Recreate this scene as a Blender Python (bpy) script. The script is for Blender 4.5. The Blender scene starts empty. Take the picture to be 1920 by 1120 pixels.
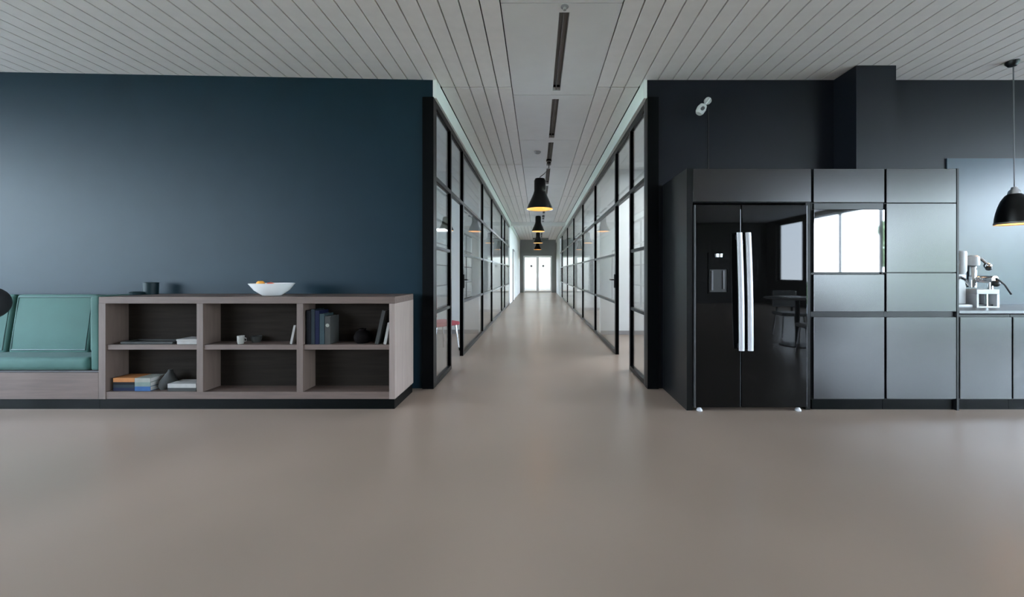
import bpy, bmesh, math, random
from mathutils import Vector, Matrix
random.seed(7)
C = bpy.context.scene
PI = math.pi

# ---------------------------------------------------------------- camera, world, light, exposure
cd = bpy.data.cameras.new('camera'); cam = bpy.data.objects.new('camera', cd)
C.collection.objects.link(cam); C.camera = cam
cam.location = (0, 0, 1.2); cam.rotation_euler = (PI/2, 0, 0)
cd.sensor_width = 36; cd.lens = 740/1920*36
cd.shift_x = -48/1920; cd.shift_y = -48/1920
cd.clip_start = .05; cd.clip_end = 300

w = bpy.data.worlds.new('overcast_sky'); C.world = w; w.use_nodes = True
wn = w.node_tree; wn.nodes.clear()
o = wn.nodes.new('ShaderNodeOutputWorld'); bg = wn.nodes.new('ShaderNodeBackground')
tc = wn.nodes.new('ShaderNodeTexCoord'); sp = wn.nodes.new('ShaderNodeSeparateXYZ'); rp = wn.nodes.new('ShaderNodeValToRGB')
wn.links.new(tc.outputs['Generated'], sp.inputs[0]); wn.links.new(sp.outputs['Z'], rp.inputs[0])
rp.color_ramp.elements[0].position = 0; rp.color_ramp.elements[0].color = (.75, .87, 1, 1)
rp.color_ramp.elements[1].position = .6; rp.color_ramp.elements[1].color = (.56, .76, 1, 1)
wn.links.new(rp.outputs[0], bg.inputs[0]); bg.inputs[1].default_value = 32
wn.links.new(bg.outputs[0], o.inputs[0])

def portal(name, loc, rot, sx, sy):
    l = bpy.data.lights.new(name, 'AREA'); l.shape = 'RECTANGLE'; l.size = sx; l.size_y = sy
    l.cycles.is_portal = True
    ob = bpy.data.objects.new(name, l); ob.location = loc; ob.rotation_euler = rot; C.collection.objects.link(ob)

C.view_settings.view_transform = 'Standard'; C.view_settings.look = 'None'
C.view_settings.gamma = 1; C.view_settings.use_curve_mapping = False
C.view_settings.exposure = 0.0
cy = C.cycles
cy.max_bounces = 10; cy.diffuse_bounces = 6; cy.glossy_bounces = 5; cy.transparent_max_bounces = 24
cy.use_denoising = True; cy.sample_clamp_indirect = 6; cy.blur_glossy = .5
cy.caustics_reflective = False; cy.caustics_refractive = False

# ---------------------------------------------------------------- materials
def mat(name, col, rough=.6, metal=0, ior=1.5, noise=0, nscale=4, bump=0, bscale=60, emis=None, estr=0, stretch=None, rnoise=0, sheen=0, detail=6):
    m = bpy.data.materials.new(name); m.use_nodes = True; nt = m.node_tree
    b = nt.nodes['Principled BSDF']
    b.inputs['Base Color'].default_value = (*col, 1); b.inputs['Roughness'].default_value = rough
    b.inputs['Metallic'].default_value = metal; b.inputs['IOR'].default_value = ior
    if sheen: b.inputs['Sheen Weight'].default_value = sheen
    t = nt.nodes.new('ShaderNodeTexCoord'); mp = nt.nodes.new('ShaderNodeMapping')
    nt.links.new(t.outputs['Object'], mp.inputs[0])
    if stretch: mp.inputs['Scale'].default_value = stretch
    if noise:
        n = nt.nodes.new('ShaderNodeTexNoise'); n.inputs['Scale'].default_value = nscale; n.inputs['Detail'].default_value = detail
        nt.links.new(mp.outputs[0], n.inputs['Vector'])
        r = nt.nodes.new('ShaderNodeValToRGB')
        r.color_ramp.elements[0].position = .3; r.color_ramp.elements[1].position = .7
        r.color_ramp.elements[0].color = (*[max(0, c*(1-noise)) for c in col], 1)
        r.color_ramp.elements[1].color = (*[min(1, c*(1+noise)) for c in col], 1)
        nt.links.new(n.outputs['Fac'], r.inputs[0]); nt.links.new(r.outputs[0], b.inputs['Base Color'])
        if rnoise:
            mr = nt.nodes.new('ShaderNodeMapRange')
            mr.inputs['To Min'].default_value = rough-rnoise; mr.inputs['To Max'].default_value = rough+rnoise
            nt.links.new(n.outputs['Fac'], mr.inputs['Value']); nt.links.new(mr.outputs[0], b.inputs['Roughness'])
    if bump:
        n2 = nt.nodes.new('ShaderNodeTexNoise'); n2.inputs['Scale'].default_value = bscale
        nt.links.new(mp.outputs[0], n2.inputs['Vector'])
        bp = nt.nodes.new('ShaderNodeBump'); bp.inputs['Strength'].default_value = bump; bp.inputs['Distance'].default_value = .004
        nt.links.new(n2.outputs['Fac'], bp.inputs['Height']); nt.links.new(bp.outputs[0], b.inputs['Normal'])
    if emis:
        b.inputs['Emission Color'].default_value = (*emis, 1); b.inputs['Emission Strength'].default_value = estr
    return m

def glass(name, tint=(.98, .982, .98)):
    m = bpy.data.materials.new(name); m.use_nodes = True; nt = m.node_tree; nt.nodes.clear()
    out = nt.nodes.new('ShaderNodeOutputMaterial'); mx = nt.nodes.new('ShaderNodeMixShader')
    tr = nt.nodes.new('ShaderNodeBsdfTransparent'); tr.inputs[0].default_value = (*tint, 1)
    gl = nt.nodes.new('ShaderNodeBsdfGlossy'); gl.inputs['Roughness'].default_value = .01
    la = nt.nodes.new('ShaderNodeLayerWeight'); la.inputs['Blend'].default_value = .5
    pw = nt.nodes.new('ShaderNodeMath'); pw.operation = 'POWER'; pw.inputs[1].default_value = 5
    lw = nt.nodes.new('ShaderNodeMath'); lw.operation = 'MULTIPLY_ADD'; lw.inputs[1].default_value = .95; lw.inputs[2].default_value = .04
    nt.links.new(la.outputs['Facing'], pw.inputs[0]); nt.links.new(pw.outputs[0], lw.inputs[0])
    nt.links.new(lw.outputs[0], mx.inputs[0]); nt.links.new(tr.outputs[0], mx.inputs[1]); nt.links.new(gl.outputs[0], mx.inputs[2])
    nt.links.new(mx.outputs[0], out.inputs[0]); return m

def satin(name, col, rough, ior, noise=.06, nscale=3, gcol=(1, 1, 1), bump=0):
    m = bpy.data.materials.new(name); m.use_nodes = True; nt = m.node_tree; nt.nodes.clear()
    out = nt.nodes.new('ShaderNodeOutputMaterial'); mx = nt.nodes.new('ShaderNodeMixShader'); fr = nt.nodes.new('ShaderNodeFresnel')
    df = nt.nodes.new('ShaderNodeBsdfDiffuse'); gl = nt.nodes.new('ShaderNodeBsdfGlossy'); gl.distribution = 'BECKMANN'
    gl.inputs['Roughness'].default_value = rough; gl.inputs['Color'].default_value = (*gcol, 1); fr.inputs['IOR'].default_value = ior
    t = nt.nodes.new('ShaderNodeTexCoord'); n = nt.nodes.new('ShaderNodeTexNoise'); n.inputs['Scale'].default_value = nscale
    r = nt.nodes.new('ShaderNodeValToRGB'); nt.links.new(t.outputs['Object'], n.inputs['Vector']); nt.links.new(n.outputs['Fac'], r.inputs[0])
    r.color_ramp.elements[0].position = .3; r.color_ramp.elements[1].position = .7
    r.color_ramp.elements[0].color = (*[c*(1-noise) for c in col], 1); r.color_ramp.elements[1].color = (*[c*(1+noise) for c in col], 1)
    nt.links.new(r.outputs[0], df.inputs[0]); nt.links.new(fr.outputs[0], mx.inputs[0])
    nt.links.new(df.outputs[0], mx.inputs[1]); nt.links.new(gl.outputs[0], mx.inputs[2]); nt.links.new(mx.outputs[0], out.inputs[0]); return m

M = {}
M['floor'] = mat('polished_concrete', (.31, .235, .185), .28, 0, 1.5, noise=.09, nscale=.9, detail=1.5)
M['ceil'] = mat('ceiling_plank_white', (.84, .80, .785), .7, noise=.03, nscale=9)
M['panel'] = mat('ceiling_panel_white', (.78, .77, .765), .6, noise=.02, nscale=5)
M['void'] = mat('ceiling_void_dark', (.05, .045, .045), .9, noise=.2)
M['slot'] = mat('slot_vent_grey', (.32, .31, .31), .5, noise=.1)
M['slotin'] = mat('slot_vent_inner', (.2, .19, .19), .5, noise=.1)
M['white'] = mat('white_wall_paint', (.80, .82, .81), .55, noise=.02, nscale=3)
M['blue'] = satin('blue_wall_paint', (.010, .024, .035), .42, 1.22)
M['dark'] = satin('anthracite_wall_paint', (.008, .0095, .014), .42, 1.3)
M['rear'] = mat('rear_wall_paint', (.085, .075, .068), .6, noise=.05, nscale=2)
M['splash'] = satin('glossy_splashback', (.05, .075, .095), .26, 1.42)
M['black'] = satin('black_steel', (.003, .0035, .004), .4, 1.15)
M['plinth'] = satin('black_plinth', (.003, .0035, .0035), .4, 1.12)
M['wood'] = mat('grey_oak_veneer', (.098, .067, .055), .6, 0, 1.35, noise=.16, nscale=3, stretch=(1, 9, 14), bump=.1, bscale=40)
M['woodv'] = mat('grey_oak_veneer_upright', (.105, .075, .062), .55, 0, 1.35, noise=.14, nscale=3, stretch=(12, 9, 1), bump=.1, bscale=40)
M['woode'] = mat('grey_oak_lit_end', (.21, .16, .138), .55, noise=.10, nscale=3, stretch=(12, 9, 1))  # same veneer made paler: corridor light on this end put into the colour
M['woodback'] = mat('shaded_brown_back', (.016, .0125, .010), .8, 0, 1.15, noise=.2, nscale=3, stretch=(1, 1, 14))  # brown board, with the shade inside the cubbies darkened into its colour
M['teal'] = mat('teal_upholstery', (.022, .080, .066), .8, noise=.05, nscale=6, bump=.25, bscale=300, sheen=.05)
M['piping'] = mat('teal_piping', (.02, .06, .055), .6, noise=.05)
M['cab'] = satin('satin_anthracite_laminate', (.006, .0062, .0075), .25, 1.6)
M['carc'] = satin('dark_carcass', (.006, .0065, .007), .35, 1.3)
M['top'] = mat('grey_worktop', (.13, .14, .15), .3, 0, 1.6, noise=.1, nscale=20)
M['fridge'] = satin('black_gloss_door', (.0025, .0025, .0025), .03, 1.33)
M['fridgeside'] = mat('dark_grey_metal', (.12, .12, .125), .35, .7, noise=.05)
M['steel'] = mat('brushed_steel', (.72, .73, .76), .3, .9, noise=.04, nscale=20, stretch=(1, 1, 20))
M['handle'] = mat('pale_aluminium', (.52, .52, .55), .45, .3, noise=.03, nscale=20)
M['chrome'] = mat('chrome', (.78, .80, .82), .12, 1, noise=.02)
M['mirror'] = mat('mirrored_oven_glass', (.2, .2, .2), .03, 1, noise=.01)
M['lampblack'] = satin('lamp_black_enamel', (.004, .0045, .005), .4, 1.35)
M['lampin'] = mat('lamp_inner_brass', (.92, .68, .34), .6, 0, noise=.05)
M['greyend'] = mat('grey_end_wall_paint', (.3, .31, .31), .6, noise=.03)
M['bulb'] = mat('warm_bulb', (1, .8, .5), .5, emis=(1, .62, .25), estr=7, noise=.01)
M['porc'] = mat('white_porcelain', (.82, .82, .82), .25, noise=.01)
M['plasticw'] = mat('white_plastic', (.58, .59, .60), .35, noise=.02)
M['plasticb'] = mat('black_plastic', (.010, .010, .011), .4, noise=.1)
M['paper'] = mat('white_paper', (.35, .34, .32), .8, noise=.05, nscale=30, stretch=(1, 1, 30))
M['orange'] = mat('orange_peel', (.85, .38, .05), .5, noise=.1, nscale=20, bump=.3, bscale=150)
M['apple'] = mat('red_apple_skin', (.62, .10, .06), .35, noise=.35, nscale=15)
M['peach'] = mat('peach_skin', (.80, .42, .22), .6, noise=.2, nscale=12)
M['darkteal'] = mat('dark_teal_ceramic', (.006, .018, .022), .5, 0, 1.3, noise=.1)
M['dgrey'] = mat('dark_grey_felt', (.022, .022, .02), .85, noise=.2, nscale=12, bump=.3)
M['darkpot'] = mat('blackish_brown_ceramic', (.003, .002, .002), .8, 0, 1.15, noise=.2)
M['greycup'] = mat('pale_grey_stoneware', (.25, .24, .22), .4, noise=.05)
M['dred'] = mat('red_chair_fabric', (.42, .07, .09), .7, noise=.1)
M['lawn'] = mat('lawn_grass', (.10, .17, .05), .9, noise=.4, nscale=2)
M['bounce_paving'] = mat('pale_bounce_paving', (.42, .42, .42), .8, noise=.1, nscale=3)  # pale ground added as a daylight reflector
M['leaf'] = mat('tree_foliage', (.16, .22, .10), .8, noise=.5, nscale=6)
M['bark'] = mat('tree_bark', (.12, .09, .07), .9, noise=.3, nscale=12)
M['glass'] = glass('clear_glass'); M['wglass'] = glass('window_glass', (.985, .985, .985))
M['blackmatte'] = mat('black_fabric_shade', (.006, .006, .008), .8, noise=.1)
def book_mat(n, c): M[n] = mat(n, tuple(v*(.42 if max(c) > .3 else .2) for v in c), .75, 0, 1.25, noise=.08, nscale=20)
for n, c in dict(bk_orange=(.75, .30, .10), bk_navy=(.02, .03, .12), bk_slate=(.06, .09, .11), bk_blue=(.06, .17, .42), bk_cream=(.50, .50, .44),
                 bk_sage=(.30, .38, .34), bk_dark=(.012, .012, .02), bk_teal=(.12, .20, .22), bk_grey=(.18, .18, .17), bk_white=(.66, .63, .60), bk_tan=(.5, .42, .15)).items():
    book_mat(n, c)

# ---------------------------------------------------------------- mesh helpers (world coordinates in, local out)
ROOT = {}
class MB:
    def __init__(s): s.b = bmesh.new()
    def box(s, x0, x1, y0, y1, z0, z1, bev=0, seg=2, rot=None, piv=None):
        r = bmesh.ops.create_cube(s.b, size=1)['verts']
        for v in r: v.co = Vector(((v.co.x+.5)*(x1-x0)+x0, (v.co.y+.5)*(y1-y0)+y0, (v.co.z+.5)*(z1-z0)+z0))
        if rot is not None:
            bmesh.ops.rotate(s.b, verts=r, cent=piv or ((x0+x1)/2, (y0+y1)/2, (z0+z1)/2), matrix=rot)
        if bev:
            e = list({e for v in r for e in v.link_edges})
            bmesh.ops.bevel(s.b, geom=e, offset=bev, segments=seg, affect='EDGES', profile=.6)
        return s
    def lathe(s, prof, c, n=32, axis='Z'):
        rings = []
        for r, h in prof:
            ring = []
            for k in range(n):
                a = 2*PI*k/n
                p = (r*math.cos(a), r*math.sin(a), h)
                if axis == 'Y': p = (p[0], h, p[1])
                if axis == 'X': p = (h, p[0], p[1])
                ring.append(s.b.verts.new(Vector(p)+Vector(c)))
            rings.append(ring)
        for a, b in zip(rings, rings[1:]):
            for k in range(n): s.b.faces.new((a[k], a[(k+1) % n], b[(k+1) % n], b[k]))
        for ring, (r, h) in ((rings[0], prof[0]), (rings[-1], prof[-1])):
            if r > 1e-5: s.b.faces.new(ring)
        return s
    def open_lathe(s, prof, c, n=32):
        rings = [[s.b.verts.new(Vector((r*math.cos(2*PI*k/n), r*math.sin(2*PI*k/n), h))+Vector(c)) for k in range(n)] for r, h in prof]
        for a, b in zip(rings, rings[1:]):
            for k in range(n): s.b.faces.new((a[k], a[(k+1) % n], b[(k+1) % n], b[k]))
        return s
    def tube(s, pts, r, n=8):
        pts = [Vector(p) for p in pts]; rings = []
        for i, p in enumerate(pts):
            d = (pts[min(i+1, len(pts)-1)]-pts[max(i-1, 0)]).normalized()
            u = d.cross(Vector((0, 0, 1)) if abs(d.z) < .9 else Vector((1, 0, 0))).normalized(); v = d.cross(u)
            rings.append([s.b.verts.new(p+r*(math.cos(2*PI*k/n)*u+math.sin(2*PI*k/n)*v)) for k in range(n)])
        for a, b in zip(rings, rings[1:]):
            for k in range(n): s.b.faces.new((a[k], a[(k+1) % n], b[(k+1) % n], b[k]))
        s.b.faces.new(rings[0]); s.b.faces.new(rings[-1]); return s
    def ball(s, c, r, sc=(1, 1, 1), n=16):
        vs = bmesh.ops.create_uvsphere(s.b, u_segments=n, v_segments=max(6, n//2+2), radius=r)['verts']
        for v in vs: v.co = Vector((v.co.x*sc[0], v.co.y*sc[1], v.co.z*sc[2]))+Vector(c)
        return s
    def prism(s, pts, y0, y1):      # pts (x,z) outline extruded along y
        a = [s.b.verts.new((x, y0, z)) for x, z in pts]; b = [s.b.verts.new((x, y1, z)) for x, z in pts]
        n = len(pts); s.b.faces.new(a); s.b.faces.new(b[::-1])
        for k in range(n): s.b.faces.new((a[k], b[k], b[(k+1) % n], a[(k+1) % n]))
        return s
    def prism_z(s, pts, z0, z1):
        a = [s.b.verts.new((x, y, z0)) for x, y in pts]; b = [s.b.verts.new((x, y, z1)) for x, y in pts]
        n = len(pts); s.b.faces.new(a); s.b.faces.new(b[::-1])
        for k in range(n): s.b.faces.new((a[k], b[k], b[(k+1) % n], a[(k+1) % n]))
        return s
    def build(s, name, m, parent=None, smooth=False, mats=None):
        bmesh.ops.recalc_face_normals(s.b, faces=s.b.faces)
        me = bpy.data.meshes.new(name)
        if parent is None:
            co = [v.co for v in s.b.verts]
            off = Vector(((min(c.x for c in co)+max(c.x for c in co))/2, (min(c.y for c in co)+max(c.y for c in co))/2, min(c.z for c in co)))
        else: off = ROOT[parent.name]
        bmesh.ops.translate(s.b, verts=s.b.verts, vec=-off)
        s.b.to_mesh(me); s.b.free(); me.materials.append(M[m])
        if smooth:
            for p in me.polygons: p.use_smooth = True
            me.set_sharp_from_angle(angle=math.radians(40))
        ob = bpy.data.objects.new(name, me); C.collection.objects.link(ob)
        if parent is None: ob.location = off
        else: ob.parent = parent
        ROOT[ob.name] = off
        return ob
def B(*a, **k): return MB().box(*a, **k)
def tag(ob, label=None, cat=None, group=None, kind=None):
    if label: ob['label'] = label
    if cat: ob['category'] = cat
    if group: ob['group'] = group
    if kind: ob['kind'] = kind
    return ob
def thing(name, loc, label, cat, group=None):
    ob = bpy.data.objects.new(name, None); ob.empty_display_size = .1; ob.location = loc; C.collection.objects.link(ob)
    ROOT[ob.name] = Vector(loc); return tag(ob, label, cat, group)
def struct(ob): ob['kind'] = 'structure'; return ob

CZ = 3.21          # ceiling height
# ================================================================ SETTING
struct(MB().box(-8.7, 9.4, -9.2, 28, -.2, 0).build('floor', 'floor'))
ceil = struct(MB().box(-8.7, 9.4, -9.2, 28, CZ+.09, CZ+.25).build('ceiling', 'void'))
PITCH = .153; GAP = .011
def plank_mesh(L):
    m = MB().box(0, PITCH-GAP, 0, L, 0, .03, bev=.002, seg=1)
    ob = m.build('plank', 'ceil', ceil); me = ob.data; 
    for v in me.vertices: v.co += ROOT[ceil.name]
    bpy.data.objects.remove(ob); return me
def plank(me, x, y):
    ob = bpy.data.objects.new('plank', me); C.collection.objects.link(ob); ob.parent = ceil
    ob.location = Vector((x, y, CZ))-ROOT[ceil.name]
Yf = 4.265
mf = plank_mesh(Yf+9.0)
xs = [-.28-PITCH*(k+1)+GAP/2 for k in range(55)] + [.64+GAP/2+PITCH*k for k in range(57)]
for x in xs:
    if -8.55 < x < 9.1: plank(mf, x, -9.0)
SEG = [(4.29, 7.32), (7.34, 10.37), (10.39, 13.42), (13.44, 16.47), (16.49, 19.52), (19.54, 23.98)]
for a, b in SEG:
    mc = plank_mesh(b-a)
    for k in range(5): plank(mc, -.28-PITCH*(k+1)+GAP/2, a)
    for k in range(3): plank(mc, .64+GAP/2+PITCH*k, a)
# white centre panels with a slot vent in each
def panel_master():
    y0, y1 = 0, 1.51; x0, x1 = -.275, .635; s0, s1 = .17, .245
    m = MB(); z0, z1 = 0, .04
    m.box(x0, s0, y0, y1, z0, z1).box(s1, x1, y0, y1, z0, z1).box(s0, s1, y0, y0+.10, z0, z1).box(s0, s1, y1-.10, y1, z0, z1)
    p = m.build('ceiling_panel', 'panel')
    q = MB().box(s0-.004, s0, .10, y1-.10, .0, .07).box(s1, s1+.004, .10, y1-.10, .0, .07).box(s0, s1, .10, y1-.10, .065, .07)
    me2 = q.build('slot_vent', 'slot').data
    f = MB().box(s0+.03, s0+.036, .10, y1-.10, .01, .065).build('fin', 'slotin').data
    return p.data, me2, f
pm, sm_, fm = panel_master()
for nm in ('ceiling_panel', 'slot_vent', 'fin'):
    bpy.data.objects.remove(bpy.data.objects[nm])
# the three meshes were centred separately: re-register them on common local axes
def recentre(me, cx, cy, z0):
    for v in me.vertices: v.co += Vector((cx, cy, z0))
recentre(pm, .18, .755, 0); recentre(sm_, .2075, .755, 0); recentre(fm, .203, .755, .01)
for k in range(-7, 14):
    y = 2.95+1.52*k
    if y+1.5 > 24: break
    p = bpy.data.objects.new('ceiling_panel', pm); C.collection.objects.link(p); p.parent = ceil
    p.location = Vector((0, y, CZ+.004))-ROOT[ceil.name]
    q = bpy.data.objects.new('slot_vent', sm_); C.collection.objects.link(q); q.parent = p
    # fins ride in the same part
    q2 = bpy.data.objects.new('slot_fin', fm); C.collection.objects.link(q2); q2.parent = p

WY = 4.11; XL = -1.09; XR = 1.14
def lw(x): return WY-.0385*(XL-x)        # the blue wall runs a little towards the camera on its left
struct(MB().prism_z([(XL, WY), (-8.5, lw(-8.5)), (-8.5, 4.23), (XL, 4.23)], 0, CZ).build('wall_left', 'blue'))
struct(B(XR, 9.2, WY, 4.23, 0, CZ).build('wall_right', 'dark'))
struct(B(3.085, 3.47, 3.82, WY, 2.12, CZ).build('trim_1', 'dark'))
struct(B(4.25, 9.2, 4.095, WY, .87, 2.39).build('trim_2', 'splash'))
# black posts at both corners and the white head strips above the glass
struct(B(-1.19, -1.075, 4.075, 4.16, 0, 3.02).build('trim_3', 'black'))
struct(B(1.135, 1.25, 4.075, 4.16, 0, 3.02).build('trim_4', 'black'))
struct(B(-1.16, -1.052, 4.11, 24, 3.02, CZ).build('trim_5', 'white'))
struct(B(1.106, 1.22, 4.11, 24, 3.02, CZ).build('trim_6', 'white'))
struct(B(-9, 9.4, -9.2, -9.0, 0, CZ+.1).build('wall_rear', 'rear'))

def side_wall(name, x0, x1, ya, yb, openings, m='white'):
    """wall in a plane of constant x; openings are (y0,y1,z0,z1)"""
    mb = MB(); y = ya
    for (a, b, z0, z1) in openings:
        if a > y: mb.box(x0, x1, y, a, 0, CZ+.1)
        if z0 > 0: mb.box(x0, x1, a, b, 0, z0)
        mb.box(x0, x1, a, b, z1, CZ+.1); y = b
    if yb > y: mb.box(x0, x1, y, yb, 0, CZ+.1)
    return struct(mb.build(name, m))
WN = [0]
def side_window(x, y0, y1, z0, z1, n, facing, port=True):
    """glazed window in a plane of constant x, facing = +1 when the room lies towards +x"""
    WN[0] += 1; w_ = thing('window_%d' % WN[0], (x, (y0+y1)/2, z0), None, None); w_['kind'] = 'structure'
    f = MB(); t = .05
    f.box(x-.04, x+.04, y0, y1, z0, z0+t).box(x-.04, x+.04, y0, y1, z1-t, z1)
    for k in range(n+1):
        c = y0+(y1-y0)*k/n; a = min(max(c-t/2, y0), y1-t); f.box(x-.04, x+.04, a, a+t, z0+t, z1-t)
    f.build('window_frame', 'black', w_)
    for k in range(n):
        a = y0+(y1-y0)*k/n; b = y0+(y1-y0)*(k+1)/n
        B(x-.004, x+.004, a+t/2+.01, b-t/2-.01, z0+t, z1-t).build('pane', 'wglass', w_)
    if port: portal('daylight_portal', (x+facing*.06, (y0+y1)/2, (z0+z1)/2), (0, -facing*PI/2, 0), z1-z0, y1-y0)
side_wall('wall_side_left', -8.7, -8.5, -9, 4.2, [(-7.4, 3.2, .55, 3.12)], 'rear')
side_window(-8.6, -7.4, 3.2, .55, 3.12, 8, 1)
side_wall('wall_side_right', 9.2, 9.4, -9, 4.2, [(-8.4, -6.9, .9, 3.06), (-6.7, 3.4, .15, 3.06)], 'rear')
side_window(9.3, -8.4, -6.9, .9, 3.06, 1, -1); side_window(9.3, -6.7, 3.4, .15, 3.06, 7, -1)
# offices behind the glass
OX = 3.5
side_wall('wall_office_right', OX, OX+.15, 4.23, 24, [(4.4, 7.5, .2, 3.1), (7.95, 12.6, .2, 3.1), (13.0, 19.8, .2, 3.1)])
side_window(OX+.08, 4.4, 7.5, .2, 3.1, 2, -1); side_window(OX+.08, 7.95, 12.6, .2, 3.1, 3, -1); side_window(OX+.08, 13.0, 19.8, .2, 3.1, 4, -1)
side_wall('wall_office_left', -OX-.15, -OX, 4.23, 24, [(4.6, 7.6, .5, 2.9), (8.3, 11.9, .5, 2.9), (12.5, 14.9, .5, 2.9)])
side_window(-OX-.08, 4.6, 7.6, .5, 2.9, 2, 1); side_window(-OX-.08, 8.3, 11.9, .5, 2.9, 3, 1); side_window(-OX-.08, 12.5, 14.9, .5, 2.9, 2, 1)
for i, (y, a, b) in enumerate([(7.66, 1.22, OX), (12.72, 1.22, OX), (20.0, 1.22, OX), (7.8, -OX, -1.16), (12.1, -OX, -1.16), (15.2, -OX, -1.16)]):
    nm = ['wall_cross_right', 'wall_cross_right_middle', 'wall_cross_right_end', 'wall_cross_left', 'wall_cross_left_middle', 'wall_cross_left_end'][i]
    struct(B(a, b, y, y+.12, 0, CZ+.09).build(nm, 'white'))
    struct(B(a, b, y-.015, y, 0, .08).build('baseboard_%d' % (i+1), 'slot'))
for nm, x0, x1, y0, y1 in (('ceiling_office_right', 1.22, OX, 4.23, 24), ('ceiling_office_left', -OX, -1.16, 4.23, 24)):
    struct(B(x0, x1, y0, y1, CZ, CZ+.05).build(nm, 'white'))
def added_fill_panel(x, y, lx, ly, watts, label, group):  # unseen fill lamp, added to brighten the rooms behind the glass
    t = thing('fill_light_panel', (x, y, CZ-.05), label, 'added fill light', group)
    MB().box(x-lx/2, x+lx/2, y-ly/2, y-ly/2+.02, CZ-.05, CZ-.001).box(x-lx/2, x+lx/2, y+ly/2-.02, y+ly/2, CZ-.05, CZ-.001).box(x-lx/2, x-lx/2+.02, y-ly/2+.02, y+ly/2-.02, CZ-.05, CZ-.001).box(x+lx/2-.02, x+lx/2, y-ly/2+.02, y+ly/2-.02, CZ-.05, CZ-.001).build('frame', 'plasticw', t)
    B(x-lx/2+.02, x+lx/2-.02, y-ly/2+.02, y+ly/2-.02, CZ-.04, CZ-.02).build('diffuser', 'porc', t)
    l = bpy.data.lights.new('fill_light', 'AREA'); l.shape = 'RECTANGLE'; l.size = lx; l.size_y = ly; l.energy = watts; l.color = (.93, .98, 1)
    lo = bpy.data.objects.new('fill_light', l); lo.location = (x, y, CZ-.055); C.collection.objects.link(lo)
for x_, y_, w_ in ((2.2, 6.0, 70), (2.2, 9.0, 35), (2.2, 11.6, 35), (2.2, 14.5, 30), (2.2, 18.0, 30), (-2.3, 6.0, 6), (-2.3, 9.8, 20), (-2.3, 13.6, 20)):
    sd = 'right' if x_ > 0 else 'left'
    room = {6.0: 'first', 9.0: 'second', 11.6: 'second', 14.5: 'third', 18.0: 'third', 9.8: 'second', 13.6: 'third'}[y_]
    spot = {9.0: ', nearer of two', 11.6: ', farther of two', 14.5: ', nearer of two', 18.0: ', farther of two'}.get(y_, '')
    added_fill_panel(x_, y_, .6, 1.2, w_, 'added white fill light panel in the %s %s office%s' % (room, sd, spot), 'added fill light panels on the '+sd)
added_fill_panel(0, 26, 1.2, 1.2, 110, 'added square fill light in the lobby beyond the end door', None)  # added lamp that brightens the view through the end door
struct(B(-1.16, -1.07, 15.2, 24, 0, 3.02).build('wall_corridor_left', 'white'))
struct(B(1.14, 1.22, 20.0, 24, 0, 3.02).build('wall_corridor_right', 'white'))
# end wall with its double door, and the daylit vestibule behind
mb = MB().box(-1.16, -.86, 24, 24.12, 0, CZ+.05).box(.86, 1.22, 24, 24.12, 0, CZ+.05).box(-.86, .86, 24, 24.12, 2.23, CZ+.05)
struct(mb.build('wall_end', 'greyend'))
struct(B(-2, 2, 27.6, 27.75, 0, CZ+.09).build('wall_vestibule', 'white'))
for s, nm in ((-1, 'wall_vestibule_left'), (1, 'wall_vestibule_right')):
    x0, x1 = sorted((s*2, s*2.15)); side_wall(nm, x0, x1, 24.12, 27.6, [(24.3, 27.3, .3, 2.9)])
    side_window((x0+x1)/2, 24.3, 27.3, .3, 2.9, 2, -s)
for i, (a, b) in enumerate(((-.86, 0), (0, .86))):
    d = thing('door_%d' % (i+1), ((a+b)/2, 24.03, 0), None, None); d['kind'] = 'structure'
    f = MB().box(a+.005, a+.07, 24.01, 24.06, .01, 2.22).box(b-.07, b-.005, 24.01, 24.06, .01, 2.22)
    f.box(a+.07, b-.07, 24.01, 24.06, .01, .10).box(a+.07, b-.07, 24.01, 24.06, 2.15, 2.22).build('door_frame', 'white', d)
    B(a+.07, b-.07, 24.03, 24.038, .10, 2.15).build('pane', 'wglass', d)
    cx = -.38 if i == 0 else .34
    MB().lathe([(.0, -.004), (.07, -.003), (.07, .0), (0, .001)], (cx, 24.025, 1.62), 16, 'Y').build('round_sticker', 'slot', d)
    MB().tube([((-.06 if i == 0 else .06), 23.97, .9), ((-.06 if i == 0 else .06), 23.97, 1.2)], .012).build('door_handle', 'steel', d)
d = thing('door_3', (-1.07, 17.4, 0), None, None); d['kind'] = 'structure'
B(-1.07, -1.045, 16.95, 17.85, .01, 2.15).build('door_leaf', 'panel', d)
MB().box(-1.07, -1.03, 16.88, 16.95, 0, 2.22).box(-1.07, -1.03, 17.85, 17.92, 0, 2.22).box(-1.07, -1.03, 16.95, 17.85, 2.15, 2.22).build('door_frame', 'slot', d)
struct(B(-1.07, 1.14, 15.6, 15.75, 3.06, CZ).build('trim_7', 'panel'))

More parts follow.
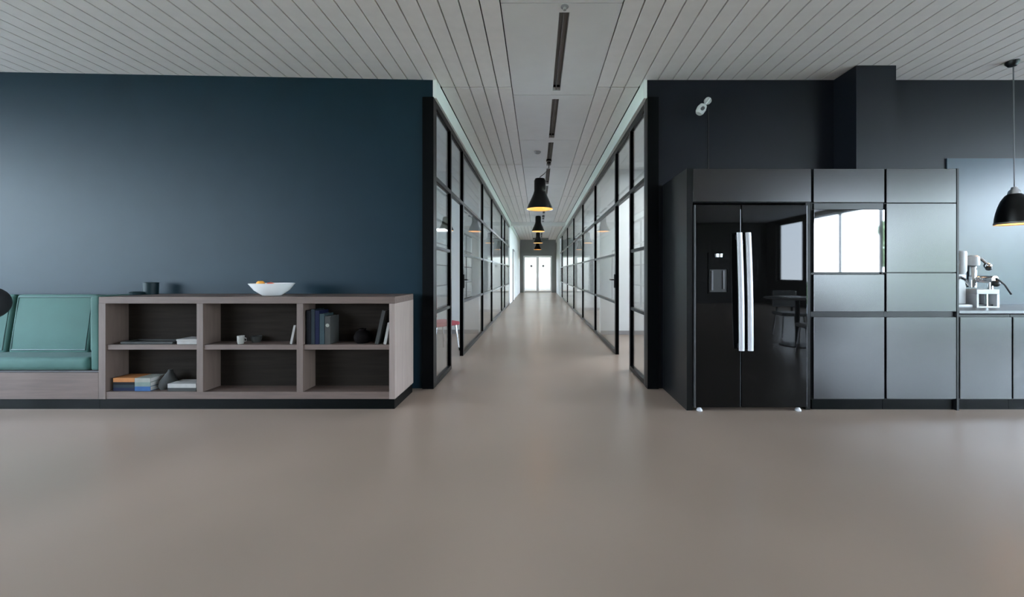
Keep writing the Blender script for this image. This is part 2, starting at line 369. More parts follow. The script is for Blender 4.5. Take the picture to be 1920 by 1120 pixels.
# ---- glass partitions
def partition(name, x, posts, y_end, rails, side, label, gap_i, shift):
    t = thing(name, (x, posts[0], 0), label, 'glass partition')
    ow = .05
    xa, xb = x-ow/2, x+ow/2
    first = posts[0]
    for i, y in enumerate(posts):
        wd = .05 if i else .04
        if i == gap_i+1: wd = .07
        B(xa, xb, y, y+wd, 0, 3.02).build('post', 'black', t)
    edges = posts+[y_end]
    for i in range(len(posts)):
        a = edges[i]+(.07 if i == gap_i+1 else .05 if i else .04); b = edges[i+1]
        B(xa, xb, a, b, 2.95, 3.02).build('top_rail', 'black', t)
        B(xa, xb, a, b, 2.18, 2.225).build('transom', 'black', t)
        z0 = 2.225
        B(x-.005, x+.005, a, b, 2.225, 2.95).build('pane', 'glass', t)
        if i == gap_i: continue
        B(xa, xb, a, b, 0, .05).build('bottom_rail', 'black', t)
        zz = [.05]+[v for r in rails for v in (r-.0175, r+.0175)]+[2.18]
        for r in rails: B(x-.0175, x+.0175, a, b, r-.0175, r+.0175).build('glazing_bar', 'black', t)
        for k in range(0, len(zz), 2): B(x-.005, x+.005, a, b, zz[k], zz[k+1]).build('pane', 'glass', t)
    # lock and lever on the post beside the doorway
    y = posts[gap_i+1]
    s = side
    MB().box(min(x+s*.025, x+s*.04), max(x+s*.025, x+s*.04), y+.01, y+.055, .98, 1.18).build('lock_plate', 'plasticb', t)
    MB().tube([(x+s*.03, y+.03, 1.1), (x+s*.075, y+.03, 1.1), (x+s*.08, y+.14, 1.1)], .01).build('door_handle', 'plasticb', t)
    return t
partition('glass_partition', -1.1, [4.16, 4.89, 5.70, 7.80, 9.40, 12.0, 13.1], 15.2, [1.47, .78], 1,
          'black framed glass wall along the left side of the corridor, beside the blue wall', 1, 0)
partition('glass_partition', 1.17, [4.16, 4.88, 5.80, 7.95, 10.15, 12.7, 15.4, 18.6], 20.0, [1.47, .76], -1,
          'black framed glass wall along the right side of the corridor, nearest the refrigerator', 1, 0)

# ================================================================ SHELF UNIT AND BENCH
YF = 3.47
def back(x): return lw(x)-.006
sh = thing('bookshelf', (-2.55, 3.78, 0), 'low grey oak bookshelf with six open cubbies under the blue wall', 'shelf')
yb = 3.975
B(-3.86, -1.255, YF, yb+.01, .93, .99, bev=.002, seg=1).build('top_board', 'wood', sh)
B(-3.80, -1.305, YF+.005, yb, .09, .153).build('bottom_board', 'wood', sh)
B(-3.86, -3.80, YF, yb, .09, .93).build('side_panel', 'woodv', sh)
B(-1.305, -1.255, YF, yb+.01, .09, .93).build('side_panel', 'woode', sh)
for x in (-3.0, -2.12): B(x, x+.055, YF+.003, 3.668, .153, .93).build('divider', 'woodv', sh)
for a, b in ((-3.80, -3.0), (-2.945, -2.12), (-2.065, -1.305)): B(a, b, YF+.012, 3.668, .523, .566).build('shelf_board', 'wood', sh)
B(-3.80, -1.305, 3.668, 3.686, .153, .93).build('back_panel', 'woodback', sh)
B(-3.86, -1.262, YF+.01, yb, 0, .09).build('plinth', 'plinth', sh)

be = thing('bench', (-5.0, 3.7, 0), 'built-in teal upholstered bench on a grey oak base, left of the bookshelf', 'bench')
B(-6.2, -3.862, YF, 3.885, .09, .322).build('base_panel', 'wood', be)
B(-6.2, -3.862, YF+.01, 3.885, 0, .09).build('plinth', 'plinth', be)
B(-6.2, -3.95, YF-.005, 3.80, .335, .455, bev=.058, seg=5).build('seat_cushion', 'teal', be, smooth=True)
B(-6.2, -3.862, YF+.02, 3.88, .322, .335).build('seat_board', 'plasticb', be)
B(-6.2, -3.862, 3.87, 3.90, .335, .985).build('back_board', 'teal', be)
def back_cushion(x0, x1):
    m = MB(); rot = Matrix.Rotation(math.radians(-7), 3, 'X')
    m.box(x0, x1, 3.70, 3.82, .44, 1.0, bev=.035, seg=4, rot=rot, piv=(0, 3.72, .44))
    c = m.build('back_cushion', 'teal', be, smooth=True)
    R = lambda y, z: (3.72+(y-3.72)*math.cos(math.radians(7))+(z-.44)*math.sin(math.radians(7)), .44+(z-.44)*math.cos(math.radians(7))-(y-3.72)*math.sin(math.radians(7)))
    e = .03; P = []
    for x, z in ((x0+e, .475), (x1-e, .475), (x1-e, .97), (x0+e, .97), (x0+e, .475)):
        yy, zz = R(3.703, z); P.append((x, yy, zz))
    MB().tube(P, .009, 6).build('piping', 'piping', c)
back_cushion(-5.60, -4.995); back_cushion(-4.975, -4.215)
B(-4.205, -3.96, 3.70, 3.87, .46, .98, bev=.03, seg=4).build('corner_cushion', 'teal', be, smooth=True)
B(-3.945, -3.868, YF+.01, 3.87, .34, 1.0, bev=.02, seg=3).build('end_panel', 'teal', be, smooth=True)

# round black floor lamp at the left edge
fl = thing('floor_lamp', (-4.47, 3.2, 0), 'black round object cut off by the left edge, in front of the teal bench', 'lamp')
MB().ball((-4.47, 3.2, .955), .13, (1, 1, 1.05), 24).build('lamp_shade', 'blackmatte', fl, smooth=True)
MB().tube([(-4.58, 3.2, .02), (-4.58, 3.2, .86), (-4.5, 3.2, .9)], .012).build('pole', 'black', fl)
MB().lathe([(.0, 0), (.09, 0), (.09, .015), (.02, .025), (0, .025)], (-4.58, 3.2, 0), 24).build('base', 'black', fl, smooth=True)

# ---- things on the shelf
tag(MB().lathe([(.05, 0), (.055, .0), (.058, .115), (.05, .118), (.047, .01), (0, .01)], (-3.79, 3.87, .99), 24).build('candle_pot', 'darkteal', smooth=True),
    'dark teal cylindrical pot standing on the bookshelf top against the blue wall', 'pot')
tag(MB().lathe([(0, 0), (.055, 0), (.06, .025), (.045, .03), (0, .03)], (-3.90+.045, 3.80, .99), 20).build('dark_dish', 'darkteal', smooth=True),
    'low dark dish beside the teal pot at the left end of the shelf top', 'dish')
bw = (-2.475, 3.68, .99)
tag(MB().lathe([(0, 0), (.075, 0), (.085, .008), (.14, .05), (.185, .112), (.178, .114), (.13, .055), (.07, .018), (0, .015)], bw, 40).build('fruit_bowl', 'porc', smooth=True),
    'white porcelain fruit bowl standing on top of the bookshelf', 'bowl')
for (dx, dy, dz, r, m, nm, lb) in ((-.095, -.02, .104, .036, 'orange', 'orange', 'orange fruit at the left side of the white bowl'),
                               (-.045, .05, .088, .036, 'peach', 'peach', 'peach coloured fruit lying behind the orange in the white bowl'),
                               (.0, -.03, .092, .034, 'apple', 'apple', 'red apple in the middle of the white bowl'),
                               (.07, .02, .072, .034, 'apple', 'apple', 'red apple lying low at the right of the white bowl')):
    x, y, z = bw[0]+dx, bw[1]+dy, bw[2]+dz
    f = thing(nm, (x, y, z-r), lb, 'fruit', 'fruit in the bowl')
    MB().lathe([(0, -r*.86), (r*.5, -r*.84), (r*.9, -r*.4), (r, 0), (r*.88, r*.5), (r*.5, r*.85), (r*.15, r*.86), (0, r*.74)], (x, y, z), 20).build('flesh', m, f, smooth=True)
    MB().tube([(x, y, z+r*.72), (x+.003, y, z+r*1.1)], .002, 6).build('stem', 'bark', f)

def book(x0, x1, y0, y1, z0, z1, m, label, spine='front', tilt=0, group='books on the shelf'):
    """closed book: cover (two boards and a spine) round a page block"""
    t = thing('book', ((x0+x1)/2, (y0+y1)/2, z0), label, 'book', group)
    rot = Matrix.Rotation(math.radians(tilt), 3, 'Y') if tilt else None
    piv = (x1, y0, z0) if tilt > 0 else (x0, y0, z0)
    c = .003; kw = dict(rot=rot, piv=piv)
    cov, pg = MB(), MB()
    if spine == 'front':      # lying flat, spine to the viewer
        cov.box(x0, x1, y0, y1, z0, z0+c, **kw).box(x0, x1, y0, y1, z1-c, z1, **kw).box(x0, x1, y0, y0+c, z0+c, z1-c, **kw)
        pg.box(x0+.004, x1-.004, y0+c, y1-.004, z0+c, z1-c, **kw)
    else:                     # standing upright, spine to the viewer
        cov.box(x0, x0+c, y0, y1, z0, z1, **kw).box(x1-c, x1, y0, y1, z0, z1, **kw).box(x0+c, x1-c, y0, y0+c, z0, z1, **kw)
        pg.box(x0+c, x1-c, y0+c, y1-.004, z0+.004, z1-.004, **kw)
    cov.build('cover', m, t); pg.build('page_block', 'paper', t)
    return t
# lower left cubby: two flat piles, a felt bag, a pale pile
z = .153
for dz, m, lb in ((.028, 'bk_navy', 'navy book at the bottom of the left flat pile in the lower left cubby'),
                  (.026, 'bk_slate', 'slate grey book in the left flat pile, on the navy one'),
                  (.024, 'bk_dark', 'blackish book in the left flat pile, just under the orange one'),
                  (.036, 'bk_orange', 'orange book on top of the left flat pile in the lower left cubby')):
    book(-3.765, -3.575, 3.50, 3.655, z, z+dz, m, lb); z += dz
z = .153
for dz, m, lb in ((.040, 'bk_blue', 'bright blue book at the bottom of the second pile in the lower left cubby'),
                  (.038, 'bk_sage', 'sage grey book in the second pile, on the blue one'),
                  (.036, 'bk_cream', 'cream book on top of the second pile beside the orange book')):
    book(-3.568, -3.43, 3.495, 3.65, z, z+dz, m, lb); z += dz
bag = MB()
bag.lathe([(0, 0), (.10, 0), (.12, .03), (.11, .07), (.075, .11), (.035, .15), (.028, .17), (.0, .165)], (0, 0, 0), 28)
for v in bag.b.verts:
    a_ = math.atan2(v.co.y, v.co.x); k_ = 1+.10*math.sin(3*a_+v.co.z*30)
    v.co = Vector((-3.355+v.co.x*k_*.58+v.co.z*.12, 3.585+v.co.y*k_*.55, .153+v.co.z))
tag(bag.build('felt_bag', 'dgrey', smooth=True), 'slouched dark grey felt pouch between the book piles in the lower left cubby', 'bag')
z = .153
for dz, m, lb in ((.03, 'bk_grey', 'grey book under the pale one at the right of the lower left cubby'), (.036, 'bk_white', 'pale book on top of the small pile at the right of the lower left cubby')):
    book(-3.272, -3.02, 3.49, 3.64, z, z+dz, m, lb); z += dz
# upper left cubby
tag(MB().box(-3.70, -3.24, 3.50, 3.65, .566, .574, bev=.003, seg=1).box(-3.70, -3.69, 3.50, 3.65, .574, .588).box(-3.25, -3.24, 3.50, 3.65, .574, .588).box(-3.69, -3.25, 3.50, 3.51, .574, .588).box(-3.69, -3.25, 3.64, 3.65, .574, .588).build('serving_tray', 'dgrey'),
    'flat dark tray lying in the upper left cubby', 'tray')
wb = thing('flat_box', (-3.11, 3.59, .566), 'flat white box at the right of the upper left cubby', 'box')
B(-3.20, -3.01, 3.50, 3.65, .566, .594, bev=.002, seg=1).build('box_base', 'bk_white', wb)
B(-3.203, -3.007, 3.497, 3.653, .594, .612, bev=.002, seg=1).build('lid', 'bk_white', wb)
# upper middle cubby
cup = thing('cup', (-2.655, 3.53, .566), 'small pale grey cup in the upper middle cubby, left of the dark bowl', 'cup')
MB().lathe([(0, 0), (.022, 0), (.027, .02), (.029, .072), (.025, .072), (.02, .01), (0, .01)], (-2.655, 3.53, .566), 24).build('body', 'greycup', cup, smooth=True)
MB().tube([(-2.628, 3.53, .62), (-2.605, 3.53, .615), (-2.603, 3.53, .592), (-2.630, 3.53, .585)], .004, 6).build('cup_handle', 'greycup', cup, smooth=True)
tag(MB().lathe([(0, 0), (.03, 0), (.042, .025), (.046, .055), (.043, .057), (.036, .025), (0, .010)], (-2.575, 3.612, .566), 28).build('dark_bowl', 'dgrey', smooth=True),
    'dark bowl at the back of the upper middle cubby, right of the cup', 'bowl')
book(-2.205, -2.185, 3.51, 3.65, .566, .735, 'bk_white', 'thin pale book leaning on the right side of the upper middle cubby', 'up', 12)
# upper right cubby
x = -2.055
for wd, h, m, lb in ((.045, .30, 'bk_dark', 'black upright book at the left end of the upper right cubby'),
                     (.035, .31, 'bk_slate', 'slate upright book beside the black one in the upper right cubby'),
                     (.040, .30, 'bk_navy', 'dark blue upright book in the upper right cubby'),
                     (.045, .27, 'bk_teal', 'grey teal upright book beside the dark blue one')):
    book(x+.002, x+wd-.002, 3.50, 3.655, .566, .566+h, m, lb, 'up'); x += wd
bx = book(x+.004, x+.05, 3.50, 3.655, .566, .566+.25, 'bk_grey', 'dark grey upright book with a pale round mark on its spine', 'up')
MB().lathe([(0, -.002), (.016, -.001), (.016, .001), (0, .001)], (x+.027, 3.498, .735), 16, 'Y').build('round_mark', 'bk_cream', bx)
tag(MB().lathe([(0, 0), (.05, 0), (.072, .03), (.075, .06), (.055, .10), (.03, .115), (.034, .13), (.028, .13), (.02, .11), (0, .10)], (-1.59, 3.585, .566), 28).build('round_vase', 'darkpot', smooth=True),
    'round blackish vase standing in the upper right cubby', 'vase')
book(-1.445, -1.415, 3.50, 3.655, .566, .87, 'bk_grey', 'tall pale grey book leaning right in the upper right cubby', 'up', 12.5)
book(-1.372+.008, -1.345+.005, 3.49, 3.64, .566, .76, 'bk_white', 'shorter white book leaning against the right side of the upper right cubby', 'up', 11)

# ================================================================ KITCHEN
YK = 3.44; YD = 3.46     # door faces, carcass front
def door(x0, x1, z0, z1, parent, m='cab', name='cabinet_door', label=None):
    return tag(B(x0, x1, YK, YD, z0, z1, bev=.0025, seg=1).build(name, m, parent), label)
fs = thing('fridge_housing', (1.85, 3.78, 0), 'tall dark cabinet housing round the black refrigerator', 'cabinet')
B(1.30, 1.352, YK, 4.10, 0, 2.112).build('side_panel', 'carc', fs)
B(2.35, 2.391, YD, 4.10, 0, 2.112).build('side_panel', 'carc', fs)
B(1.352, 2.35, YD, 4.10, 1.815, 2.112).build('bridge_box', 'carc', fs)
door(1.356, 2.386, 1.819, 2.108, fs)
B(1.352, 2.35, 4.08, 4.10, 0, 1.815).build('back_panel', 'carc', fs)

rf = thing('refrigerator', (1.85, 3.75, 0), 'glossy black side-by-side refrigerator with two long pale handles', 'refrigerator')
B(1.375, 2.33, 3.475, 4.06, .03, 1.785).build('body', 'fridgeside', rf)
dl = B(1.372, 1.760, 3.415, 3.47, .035, 1.79, bev=.006, seg=2)
dl = dl.build('door', 'fridge', rf)
dr = B(1.766, 2.335, 3.415, 3.47, .035, 1.79, bev=.006, seg=2).build('door', 'fridge', rf)
B(1.360, 1.371, 3.42, 3.50, .03, 1.79).build('edge_trim', 'fridgeside', rf)
for d, xb, xt in ((dl, 1.742, 1.722), (dr, 1.818, 1.797)):
    m = MB(); P = []
    for k in range(13):
        u = k/12; P.append((xb+(xt-xb)*u, 3.365-.012*math.sin(PI*u), .535+1.01*u))
    # flat rounded bar
    a = []
    for p in P:
        a.append([m.b.verts.new((p[0]+ox, p[1]+oy, p[2])) for ox, oy in ((-.022, .010), (-.022, -.002), (-.012, -.010), (.012, -.010), (.022, -.002), (.022, .010))])
    for r0, r1 in zip(a, a[1:]):
        for k in range(6): m.b.faces.new((r0[k], r0[(k+1) % 6], r1[(k+1) % 6], r1[k]))
    m.b.faces.new(a[0]); m.b.faces.new(a[-1])
    h = m.build('door_handle', 'handle', d, smooth=True)
    for zz, xx in ((.57, xb), (1.51, xt)): B(xx-.012, xx+.012, 3.366, 3.416, zz-.02, zz+.02).build('handle_mount', 'plasticb', d)
dsp = MB().box(1.474, 1.484, 3.405, 3.416, 1.02, 1.375).box(1.637, 1.647, 3.405, 3.416, 1.02, 1.375).box(1.484, 1.637, 3.405, 3.416, 1.02, 1.035).box(1.484, 1.637, 3.405, 3.416, 1.23, 1.375)
dsp.build('dispenser_frame', 'fridge', dl)
B(1.484, 1.637, 3.412, 3.416, 1.035, 1.23).build('dispenser_recess', 'plasticb', dl)
MB().lathe([(0, 0), (.028, 0), (.032, .03), (0, .03)], (1.56, 3.395, 1.335), 16).build('dispenser_spout', 'steel', dl)
MB().box(1.50, 1.515, 3.402, 3.412, 1.05, 1.22).box(1.60, 1.612, 3.402, 3.412, 1.06, 1.22).build('dispenser_paddle', 'fridgeside', dl)
for x in (1.41, 2.27): MB().lathe([(0, 0), (.025, 0), (.025, .008), (.012, .03), (0, .03)], (x, 3.44, 0), 16).build('foot', 'handle', rf)

ot = thing('oven_tower', (2.72, 3.78, 0), 'tall dark cabinet with the mirrored microwave built in, right of the refrigerator', 'cabinet')
B(2.395, 2.412, YD, 4.09, .09, 2.112).build('side_panel', 'carc', ot); B(3.015, 3.032, YD, 4.09, .09, 2.112).build('side_panel', 'carc', ot)
B(2.412, 3.015, YD, 4.09, .09, 1.19).build('carcass_lower', 'carc', ot)
B(2.412, 3.015, YD, 4.09, 1.80, 2.112).build('carcass_upper', 'carc', ot)
B(2.412, 3.015, 4.0, 4.09, 1.19, 1.80).build('back_panel', 'carc', ot)
door(2.409, 3.024, 1.815, 2.108, ot); door(2.409, 3.024, .862, 1.186, ot, name='drawer_front'); door(2.409, 3.024, .10, .815, ot)
B(2.41, 3.03, YK+.03, 4.09, .0, .09).build('plinth', 'plinth', ot)
mw = thing('microwave', (2.715, 3.7, 1.19), 'built-in microwave with a mirrored glass front reflecting the windows', 'microwave')
B(2.42, 3.008, 3.47, 3.98, 1.192, 1.79).build('body', 'plasticb', mw)
B(2.409, 3.024, 3.438, 3.47, 1.205, 1.752, bev=.002, seg=1).build('glass_front', 'mirror', mw)
B(2.415, 3.018, 3.448, 3.47, 1.756, 1.808).build('vent_strip', 'plasticb', mw)

lt = thing('larder_cabinet', (3.35, 3.78, 0), 'tall dark larder cabinet standing right of the microwave tower', 'cabinet')
B(3.034, 3.652, YD, 4.09, .09, 2.112).build('carcass', 'carc', lt)
for z0, z1 in ((1.812, 2.108), (1.205, 1.806), (.862, 1.199), (.10, .815)): door(3.044, 3.65, z0, z1, lt)
B(3.655, 3.672, YK, 4.09, .0, 2.112).build('side_panel', 'carc', lt)
B(3.034, 3.652, YK+.03, 4.09, .0, .09).build('plinth', 'plinth', lt)
xs = [3.678, 4.140, 4.60, 5.06, 5.52]
nmz = ['dark base cabinet under the coffee grinder, next to the larder cabinet', 'dark base cabinet at the right edge, second along from the larder cabinet',
       'dark base cabinet beyond the right edge, third along from the larder cabinet', 'dark base cabinet beyond the right edge, last under the worktop']
for i in range(4):
    b_ = thing('base_cabinet', ((xs[i]+xs[i+1])/2, 3.78, 0), nmz[i], 'cabinet', 'base cabinets under the worktop')
    B(xs[i]+.002, xs[i+1]-.002, YD, 4.09, .09, .835).build('carcass', 'carc', b_)
    door(xs[i]+.006, xs[i+1]-.006, .10, .815, b_)
    B(xs[i]+.002, xs[i+1]-.002, YK+.03, 4.09, .0, .09).build('plinth', 'plinth', b_)
tag(B(3.676, 5.54, 3.44, 4.09, .845, .872, bev=.002, seg=1).build('worktop', 'top'), 'thin grey worktop running over the base cabinets to the right edge', 'worktop')

# coffee things
g = thing('coffee_grinder', (4.07, 3.80, .872), 'tall white and steel coffee grinder on the worktop beside the larder cabinet', 'coffee grinder')
B(3.985, 4.125, 3.74, 3.92, .872, .90, bev=.006).build('base', 'plasticw', g, smooth=True)
B(4.0, 4.11, 3.78, 3.90, .90, 1.19, bev=.015, seg=3).build('body', 'plasticw', g, smooth=True)
MB().lathe([(0, 0), (.045, 0), (.058, .03), (.06, .20), (.055, .22), (0, .225)], (4.085, 3.83, 1.19), 28).build('hopper', 'plasticw', g, smooth=True)
B(3.995, 4.02, 3.77, 3.83, 1.20, 1.40, bev=.004).build('grip', 'plasticb', g)
B(3.978, 4.02, 3.76, 3.78, 1.285, 1.305).build('lever', 'plasticb', g)
MB().tube([(4.05, 3.78, 1.16), (4.05, 3.73, 1.13), (4.05, 3.72, 1.08)], .014).build('spout', 'chrome', g, smooth=True)
e = thing('espresso_machine', (4.25, 3.78, .872), 'white and chrome espresso machine with black knobs, right of the coffee grinder', 'espresso machine')
MB().box(4.14, 4.355, 3.72, 3.90, .872, .885).box(4.14, 4.158, 3.72, 3.90, .885, 1.0).box(4.33, 4.355, 3.72, 3.90, .885, 1.0).box(4.158, 4.33, 3.87, 3.90, .885, 1.0).box(4.14, 4.355, 3.72, 3.90, 1.0, 1.045, bev=.006).build('frame', 'plasticw', e)
B(4.245, 4.257, 3.73, 3.75, .885, 1.0).build('support', 'chrome', e)
B(4.16, 4.328, 3.75, 3.868, .886, .90).build('drip_tray', 'plasticb', e)
MB().lathe([(0, 0), (.035, 0), (.035, .20), (.03, .21), (0, .21)], (4.225, 3.84, 1.06), 24).build('boiler', 'chrome', e, smooth=True)
MB().lathe([(0, 0), (.045, 0), (.048, .02), (.045, .085), (.03, .10), (0, .10)], (4.215, 3.82, 1.27), 24).build('cap', 'plasticw', e, smooth=True)
MB().lathe([(0, -.10), (.032, -.10), (.035, -.02), (.03, .05), (0, .05)], (4.29, 3.80, 1.14), 20, 'Y').build('group_head', 'chrome', e, smooth=True)
MB().tube([(4.225, 3.83, 1.14), (4.26, 3.82, 1.15), (4.295, 3.80, 1.14)], .022, 12).build('group_arm', 'chrome', e, smooth=True)
MB().lathe([(0, 0), (.02, 0), (.018, .10), (0, .10)], (4.29, 3.74, 1.04), 16).build('portafilter', 'chrome', e, smooth=True)
MB().ball((4.285, 3.69, 1.10), .030, (1, 1, 1), 16).build('knob', 'plasticb', e, smooth=True)
MB().ball((4.315, 3.775, 1.245), .024, (1, 1, 1), 16).build('knob', 'plasticb', e, smooth=True)
MB().ball((4.335, 3.80, 1.27), .03, (1, 1, 1), 16).build('gauge', 'chrome', e, smooth=True)
MB().tube([(4.30, 3.70, 1.15), (4.345, 3.67, 1.09), (4.37, 3.64, 1.0)], .008).build('steam_wand', 'plasticb', e, smooth=True)
MB().tube([(4.235, 3.83, 1.34), (4.29, 3.82, 1.34), (4.325, 3.80, 1.29)], .014).build('pipe', 'chrome', e, smooth=True)

# security camera on the dark wall, with its cable duct
sc_ = thing('security_camera', (1.72, 4.08, 2.9), 'small white security camera mounted high on the dark wall above the refrigerator', 'camera')
MB().lathe([(0, -.03), (.035, -.03), (.035, 0), (0, 0)], (1.765, 4.11, 2.985), 20, 'Y').build('wall_mount', 'plasticw', sc_, smooth=True)
MB().tube([(1.765, 4.09, 2.985), (1.745, 4.0, 2.965), (1.69, 3.98, 2.90)], .013).build('arm', 'plasticw', sc_, smooth=True)
mbx = MB(); mbx.lathe([(0, -.05), (.03, -.05), (.042, -.03), (.046, .01), (.036, .045), (0, .055)], (0, 0, 0), 24)
bmesh.ops.rotate(mbx.b, verts=mbx.b.verts, cent=(0, 0, 0), matrix=Matrix.Rotation(math.radians(30), 3, 'Y'))
bmesh.ops.translate(mbx.b, verts=mbx.b.verts, vec=(1.645, 3.97, 2.845)); mbx.build('housing', 'plasticw', sc_, smooth=True)
MB().lathe([(0, -.03), (.018, -.03), (.018, 0), (0, 0)], (1.64, 3.94, 2.835), 16, 'Y').build('lens', 'fridgeside', sc_, smooth=True)
B(1.772, 1.780, 4.102, 4.1099, 2.12, 2.95).build('cable_duct', 'plasticb', sc_)

# ================================================================ LAMPS
def hektarish(name, x, y, zb, R, H, label, hook=None, light=2):
    t = thing(name, (x, y, zb), label, 'pendant lamp', 'pendant lamps along the corridor')
    prof = [(R, 0), (R*.95, H*.07), (R*.60, H*.40), (R*.50, H*.50), (R*.44, H*.60), (R*.44, H*.93), (R*.36, H)]
    MB().open_lathe(prof+[(0.02, H), (.02, H-.01)], (x, y, zb), 36).build('lamp_shade', 'lampblack', t, smooth=True)
    MB().open_lathe([(r*.975, h+.003) for r, h in prof[:5]]+[(0.001, H*.6)], (x, y, zb), 36).build('reflector', 'lampin', t, smooth=True)
    MB().ball((x, y, zb+H*.30), .055, (1, 1, 1.2), 16).build('bulb', 'bulb', t, smooth=True)
    hx = x if hook is None else hook
    P = [(x, y, zb+H-.01), (x, y, zb+H+.03), (x+(hx-x)*.5, y, zb+H+.09), (hx, y, zb+H+.2), (hx, y, CZ+.01)] if hook is not None else [(x, y, zb+H-.01), (x, y, CZ+.01)]
    MB().tube(P, .007, 8).build('cord', 'lampblack', t)
    MB().lathe([(0, 0), (.05, 0), (.045, .03), (0, .03)], (hx, y, CZ-.03), 20).build('ceiling_rose', 'lampblack', t, smooth=True)
    l = bpy.data.lights.new('bulb_light', 'POINT'); l.energy = light; l.color = (1, .68, .36); l.shadow_soft_size = .06
    lo = bpy.data.objects.new('bulb_light', l); lo.location = (x, y, zb+H*.16); C.collection.objects.link(lo)
hektarish('pendant_lamp', .04, 7.0, 2.33, .235, .54, 'large black pendant with a flared shade, nearest in the corridor', hook=.2)
hektarish('pendant_lamp', .02, 13.9, 2.66, .235, .54, 'black flared pendant hanging second from the front in the corridor', hook=.2)
hektarish('pendant_lamp', .02, 18.2, 2.58, .22, .48, 'small looking black pendant, third along the corridor')
hektarish('pendant_lamp', .0, 22.0, 2.50, .22, .48, 'farthest black pendant, hanging in front of the end door')
# bell pendant over the worktop
x, y, zb = 4.53, 3.75, 1.66
t = thing('bell_pendant_lamp', (x, y, zb), 'black bell shaped pendant hanging low over the worktop at the right edge', 'pendant lamp')
prof = [(.132, 0), (.130, .03), (.122, .09), (.108, .15), (.088, .21), (.062, .255), (.045, .27)]
MB().open_lathe([(.132, -.012), (.134, 0)]+prof, (x, y, zb+.02), 40).build('lamp_shade', 'lampblack', t, smooth=True)
MB().open_lathe([(r*.96, h) for r, h in [(.130, -.012)]+prof[:-1]]+[(.001, .25)], (x, y, zb+.02), 40).build('reflector', 'lampin', t, smooth=True)
MB().open_lathe([(.135, 0), (.135, .02), (.131, .02)], (x, y, zb), 40).build('rim', 'greycup', t, smooth=True)
MB().lathe([(0, 0), (.046, 0), (.04, .03), (.025, .045), (.02, .065), (0, .07)], (x, y, zb+.29), 24).build('cap', 'steel', t, smooth=True)
MB().ball((x, y, zb+.12), .05, (1, 1, 1.2), 16).build('bulb', 'bulb', t, smooth=True)
MB().tube([(x, y, zb+.35), (x-.01, y, CZ-.02)], .005, 8).build('cord', 'fridgeside', t)
MB().lathe([(0, 0), (.03, .004), (.048, .03), (.05, .05), (0, .05)], (x-.02, y, CZ-.05), 28).build('ceiling_rose', 'lampblack', t, smooth=True)
l = bpy.data.lights.new('bulb_light', 'POINT'); l.energy = 2; l.color = (1, .72, .42); l.shadow_soft_size = .06
lo = bpy.data.objects.new('bulb_light', l); lo.location = (x, y, zb+.05); C.collection.objects.link(lo)
# lamp seen through the left glass
x, y, zb = -1.62, 7.0, 1.95
t = thing('small_pendant_lamp', (x, y, zb), 'black pendant seen through the nearest left glass pane', 'pendant lamp')
MB().open_lathe([(.13, 0), (.125, .03), (.08, .12), (.06, .22), (.05, .24)], (x, y, zb), 28).build('lamp_shade', 'lampblack', t, smooth=True)
MB().open_lathe([(.126, .003), (.12, .03), (.075, .12), (.001, .13)], (x, y, zb), 28).build('reflector', 'lampin', t, smooth=True)
MB().ball((x, y, zb+.05), .035, (1, 1, 1), 12).build('bulb', 'bulb', t, smooth=True)
MB().tube([(x, y, zb+.23), (x, y, CZ)], .005, 6).build('cord', 'lampblack', t)
# smoke detector and sprinkler on the centre panels
tag(MB().lathe([(0, 0), (.03, 0), (.05, .015), (.055, .035), (0, .035)], (.0, 6.55, CZ-.031), 24).build('smoke_detector', 'slot', smooth=True),
    'small grey smoke detector on the white ceiling strip before the first corridor pendant', 'smoke detector')
tag(MB().lathe([(0, -.02), (.012, -.02), (.012, 0), (.03, .003), (.03, .006), (0, .006)], (.205, 2.985, CZ-.002), 20).build('sprinkler', 'slot', smooth=True),
    'tiny ceiling sprinkler in front of the nearest slot vent', 'sprinkler')

# red chair behind the left glass
def chair(name, x, y, rz, m, label, group=None, H=.46):
    t = thing(name, (x, y, 0), label, 'chair', group); t.rotation_euler.z = rz
    MB().box(x-.22, x+.22, y-.22, y+.22, H-.06, H, bev=.025, seg=3).build('seat', m, t, smooth=True)
    MB().box(x-.21, x+.21, y+.18, y+.23, H+.08, H+.40, bev=.02, seg=3).build('backrest', m, t, smooth=True)
    for sx in (-.15, .12): B(x+sx, x+sx+.03, y+.195, y+.22, H-.03, H+.1).build('back_support', 'chrome', t)
    for sx in (-1, 1):
        for sy in (-1, 1): MB().tube([(x+sx*.17, y+sy*.17, H-.055), (x+sx*.21, y+sy*.21, 0)], .012, 8).build('leg', 'chrome', t)
    return t
chair('office_chair', -1.50, 6.05, 2.4, 'dred', 'red chair seen through the nearest left glass pane')

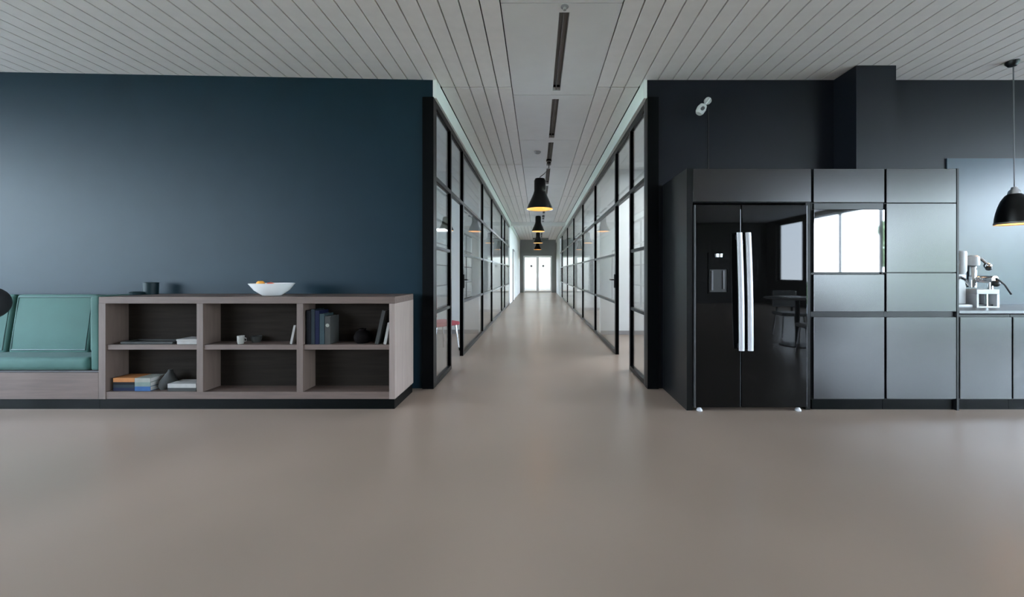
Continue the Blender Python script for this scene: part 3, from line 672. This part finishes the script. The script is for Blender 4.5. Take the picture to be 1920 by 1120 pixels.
# ================================================================ BEHIND THE CAMERA: seen mirrored in the refrigerator and microwave
tb = thing('round_table', (4.3, .3, 0), 'white round table, seen mirrored in the black refrigerator', 'table')
MB().lathe([(0, 0), (.48, 0), (.5, .012), (.48, .025), (0, .025)], (4.3, .3, .77), 40).build('table_top', 'plasticw', tb, smooth=True)
MB().tube([(4.3, .3, .02), (4.3, .3, .77)], .035, 16).build('column', 'plasticb', tb, smooth=True)
MB().lathe([(0, 0), (.26, 0), (.26, .012), (.05, .025), (0, .025)], (4.3, .3, 0), 32).build('foot', 'plasticb', tb, smooth=True)
chair('bistro_chair', 4.05, 1.15, PI*.05, 'plasticw', 'white chair mirrored in the refrigerator, on the near side of the round table', 'chairs at the round table')
chair('bistro_chair', 4.75, -.62, PI*1.05, 'plasticw', 'white chair on the far side of the round table, mirrored in the refrigerator', 'chairs at the round table')

# outdoors
struct(B(-70, 70, -70, 90, -.5, -.25).build('ground', 'lawn'))
struct(B(-17, -8.75, -14, 22, -.25, -.12).build('bounce_slab_left', 'bounce_paving'))  # both slabs added outside to bounce daylight up onto the ceiling
struct(B(9.45, 17, -14, 22, -.25, -.12).build('bounce_slab_right', 'bounce_paving'))
struct(B(-8.7, -3.7, 4.3, 28, -.11, .01).build('bounce_slab_office_left', 'bounce_paving')); struct(B(3.7, 9.4, 4.3, 28, -.11, .01).build('bounce_slab_office_right', 'bounce_paving'))  # added so the lawn casts no green bounce into the offices
def tree(x, y, h, r, label):
    t = thing('tree', (x, y, -.25), label, 'tree', 'trees on the lawn')
    MB().lathe([(0, 0), (.18, 0), (.14, h*.3), (.10, h*.6), (0, h*.62)], (x, y, -.25), 10).build('trunk', 'bark', t, smooth=True)
    m = MB(); vs = bmesh.ops.create_icosphere(m.b, subdivisions=4, radius=1)['verts']
    for v in vs:
        n = v.co.normalized(); k = 1+.16*math.sin(7*n.x+3*y)+.14*math.sin(9*n.y+x)*math.cos(8*n.z)+random.uniform(-.10, .10)
        v.co = Vector((x+n.x*r*k, y+n.y*r*k, h*.62+n.z*r*1.15*k))
    m.build('crown', 'leaf', t)
for i, (x, y, h, r) in enumerate(((17.5, -10.5, 4.0, 1.6), (19.5, -6.2, 2.6, 1.3), (21, 7.5, 5, 1.9), (-26, -7, 7, 2.4))):
    tree(x, y, h, r, ['broad tree on the lawn outside the right window, rearmost', 'smallest tree on the lawn outside the right window',
                      'tallest tree on the lawn outside the right window', 'lone tree on the lawn outside the left window'][i])
